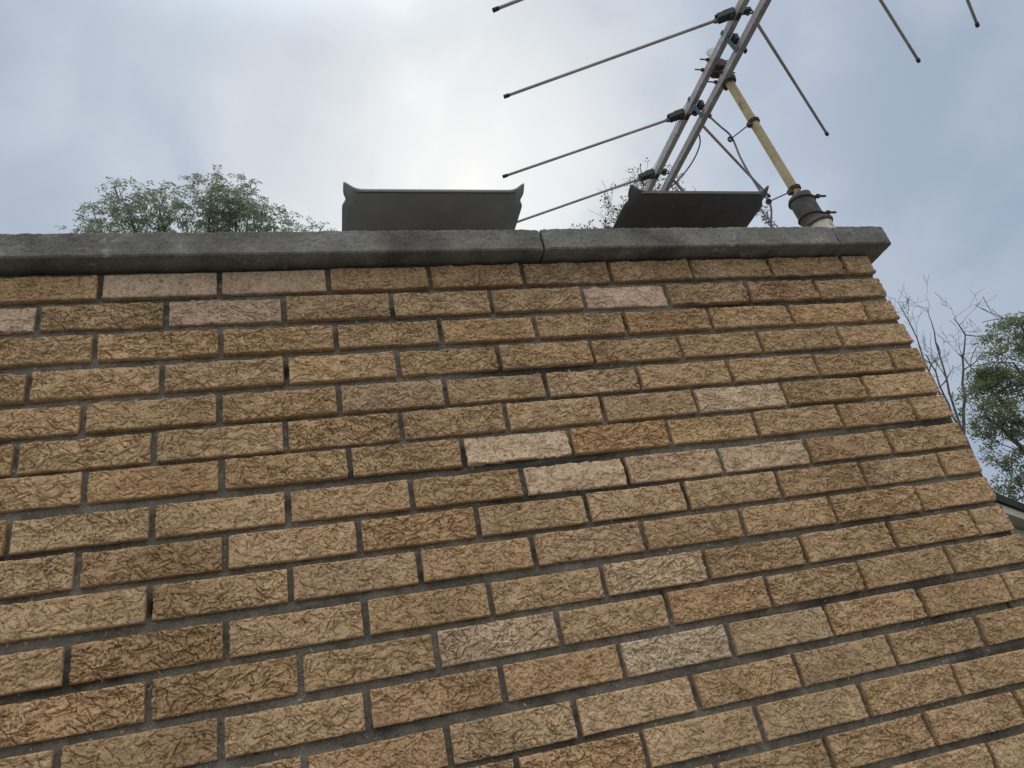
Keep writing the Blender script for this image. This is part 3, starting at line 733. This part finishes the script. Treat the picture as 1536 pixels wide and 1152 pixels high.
# thin half-bare tree behind the black cover
rs = np.random.RandomState(14); rmin = .0032
tm = thing('thin_tree', 'half bare tree with sparse leaf tufts behind the black flue cover', 'tree', (5.2, 8.6, GZ))
mb = MB(); limb_to(mb, (5.2, 8.6, GZ), (5.2, 8.2, 4.2), .16, .09, rs, 0); mb.build('trunk', M_BARK, tm, smooth=True)
mb = MB(); tips = []
for (ex, ey, ez, n, ln) in [(5.00, 8.15, 7.05, 4, .62), (5.25, 8.05, 7.25, 4, .55), (4.60, 8.30, 6.85, 3, .50), (4.25, 8.45, 6.75, 3, .42), (5.45, 8.00, 6.95, 3, .45), (3.95, 8.55, 6.85, 2, .35), (6.98, 7.33, 6.40, 2, .28)]:
    limb_to(mb, (5.2, 8.2, 4.2), (ex, ey, ez), .05, .014, rs, .05)
    for k in range(n):
        d = Vector(unit(rs.randn(3)*.45 + np.array([0, 0, 1.0]))); branch(mb, Vector((ex, ey, ez)), d, ln, .016, 3, rs, .5, tips, .15, (1, 3))
mb.build('branches', M_TWIG, tm)
tp = np.array([list(t[0]) for t in tips]); td = np.array([list(t[1]) for t in tips])
sel = rs.rand(len(tp)) < .55; tp = np.repeat(tp[sel], 4, 0); td = np.repeat(td[sel], 4, 0)
tp = tp + rs.randn(*tp.shape)*.030
quads_object('foliage', leaves(tp, unit(td+rs.randn(*td.shape)*.9-np.array([0, 0, .4])), unit(rs.randn(*td.shape)), rs.uniform(.05, .09, len(tp)), rs.uniform(.022, .04, len(tp))), M_LEAF_M, tm)
mb = MB()
rs = np.random.RandomState(25)
tb2 = thing('bare_tree', 'leafless twiggy tree crown seen between the black cover and the mast', 'tree', (6.3, 8.9, GZ))
mb = MB(); limb_to(mb, (6.3, 8.9, GZ), (6.25, 8.5, 4.4), .12, .07, rs, 0); mb.build('trunk', M_BARK, tb2, smooth=True)
mb = MB()
for ex, ey, ez, n in ((6.05, 8.20, 7.05, 4), (6.35, 8.1, 7.0, 3)):
    limb_to(mb, (6.25, 8.5, 4.4), (ex, ey, ez), .04, .016, rs, .05)
    for k in range(n): branch(mb, Vector((ex, ey, ez)), Vector(unit(rs.randn(3)*.35 + np.array([0, 0, 1.0]))), .42, .018, 3, rs, .42, None, .25)
mb.build('branches', M_TWIG, tb2)

# bare tree to the right of the brick corner
rs = np.random.RandomState(41); rmin = .0024
tb = thing('bare_tree', 'leafless branching tree against the sky between brick corner and leafy tree', 'tree', (9.3, 8.6, GZ))
mb = MB(); limb_to(mb, (9.3, 8.6, GZ), (9.05, 7.75, 2.3), .14, .05, rs, 0); mb.build('trunk', M_BARK, tb, smooth=True)
mb = MB()
def to(a, b, r0, r1): return limb_to(mb, a, b, r0, r1, rs, .05)
root = (9.05, 7.75, 2.3)
for end, r in (((9.36, 7.02, 3.85), .030), ((8.85, 7.45, 3.75), .020), ((9.05, 7.25, 4.1), .022)):
    pts = to(root, end, r, .010)
    for k in range(5):
        i = rs.randint(4, 9); d = Vector(unit(rs.randn(3)*.75 + np.array([0, 0, .7]))); branch(mb, pts[i], d, .42, .012, 3, rs, .6, None, .12, (1, 2))
pts = to((9.0, 7.8, 2.2), (8.45, 7.1, 4.55), .02, .007)
for k in range(3): branch(mb, pts[-1-rs.randint(0, 3)], Vector(unit(rs.randn(3)*.6 + np.array([0, 0, .8]))), .30, .006, 2, rs)
mb.build('branches', M_TWIG, tb)

# dense leafy tree at the right edge
rs = np.random.RandomState(55); rmin = .0055
tr = thing('leafy_tree', 'dense dark green leafy tree at the right edge above the neighbouring eave', 'tree', (9.4, 6.6, GZ))
lobesR = [(8.35, 5.95, 2.10, .60, .6, .55), (8.25, 5.75, 2.60, .48, .5, .44), (7.75, 6.15, 2.00, .36, .4, .42), (8.05, 6.2, 1.45, .40, .5, .45), (8.9, 5.6, 2.7, .8, .8, .8), (8.45, 5.5, 3.05, .42, .4, .32), (7.95, 6.05, 2.45, .30, .3, .26), (8.6, 6.0, 1.2, .7, .7, .6), (9.6, 5.6, 1.8, 1.2, 1.1, 1.3), (8.1, 6.5, .9, .5, .5, .5)]
subs = []
for l in lobesR:
    for k in range(26):
        d = unit(rs.randn(3)); rr = rs.uniform(.35, 1.12); q_ = rs.uniform(.06, .19)
        subs.append((l[0]+d[0]*l[3]*rr, l[1]+d[1]*l[4]*rr, l[2]+d[2]*l[5]*rr, q_*rs.uniform(.8, 1.5), q_*1.2, q_*rs.uniform(.5, .9)))
P, Dn = in_lobes(subs, 27000, rs, .75)
Q = leaves(P, unit(Dn*.5+rs.randn(len(P), 3)), unit(rs.randn(len(P), 3)), rs.uniform(.025, .055, len(P)), rs.uniform(.014, .03, len(P)))
quads_object('foliage', Q, M_LEAF_R, tr)
mb = MB(); limb_to(mb, (9.4, 6.6, GZ), (9.2, 6.4, -.2), .2, .14, rs, 0); mb.build('trunk', M_BARK, tr, smooth=True)
mb = MB()
for l in lobesR:
    pts = limb_to(mb, (9.2, 6.4, -.2), l[:3], .07, .014, rs, .1)
    for k in range(8): branch(mb, pts[rs.randint(4, 9)], Vector(unit(rs.randn(3)+np.array([0, 0, .4]))), .4, .011, 1, rs)
mb.build('branches', M_BARK, tr, smooth=True)
# yellowish twiggy shoots on its left
# ------------------------------------------------------------------ neighbouring house
ED = Vector((.8502, .5265, 0)); EN = Vector((.5265, -.8502, 0))      # along the eave; towards the camera side
E0 = Vector((6.160, 5.218, .634))
hs = thing('house', 'neighbouring house corner with dark roof edge, cream soffit and pinkish wall', 'house', (E0.x+3, E0.y-1, GZ))
def hp(a, b, z): return E0 + ED*a - EN*b*(-1)*(-1) + Vector((0, 0, z)) if False else E0 + ED*a + IN*b + Vector((0, 0, z))
IN = Vector((-.5265, .8502, 0))                                      # away from the camera side
if (CAM - E0).dot(IN) > 0: IN = -IN
def hbox(mb, a0, a1, b0, b1, z0, z1, slope=0.0):
    vs = [hp(a, b, z + b*slope) for z in (z0, z1) for a, b in ((a0, b0), (a1, b0), (a1, b1), (a0, b1))]
    mb.add(vs, [(0,3,2,1),(4,5,6,7),(0,1,5,4),(1,2,6,5),(2,3,7,6),(3,0,4,7)])
mb = MB(); hbox(mb, -.35, 9, -.02, 6.5, -.105, .0, .10); mb.build('roof', M_ROOF, hs)
mb = MB(); hbox(mb, -.30, 9, .02, .045, -.215, -.108); mb.build('fascia', M_SOFFIT, hs)
mb = MB(); hbox(mb, -.30, 9, .0455, .30, -.215, -.195); mb.build('soffit', M_SOFFIT, hs)
mb = MB(); hbox(mb, -.30, 8.7, .22, 6.2, GZ-E0.z, -.216); mb.build('wall', M_STUCCO, hs)
mb = MB(); hbox(mb, 1.6, 2.7, .20, .219, -1.6, -.7); w_ = mb.build('window', M_WINDOW, hs)
mb = MB(); hbox(mb, 1.54, 2.76, .17, .199, -1.66, -1.6); hbox(mb, 1.54, 2.76, .17, .199, -.70, -.64); hbox(mb, 1.54, 1.6, .17, .199, -1.599, -.701); hbox(mb, 2.70, 2.76, .17, .199, -1.599, -.701)
mb.build('frame', M_SOFFIT, w_)
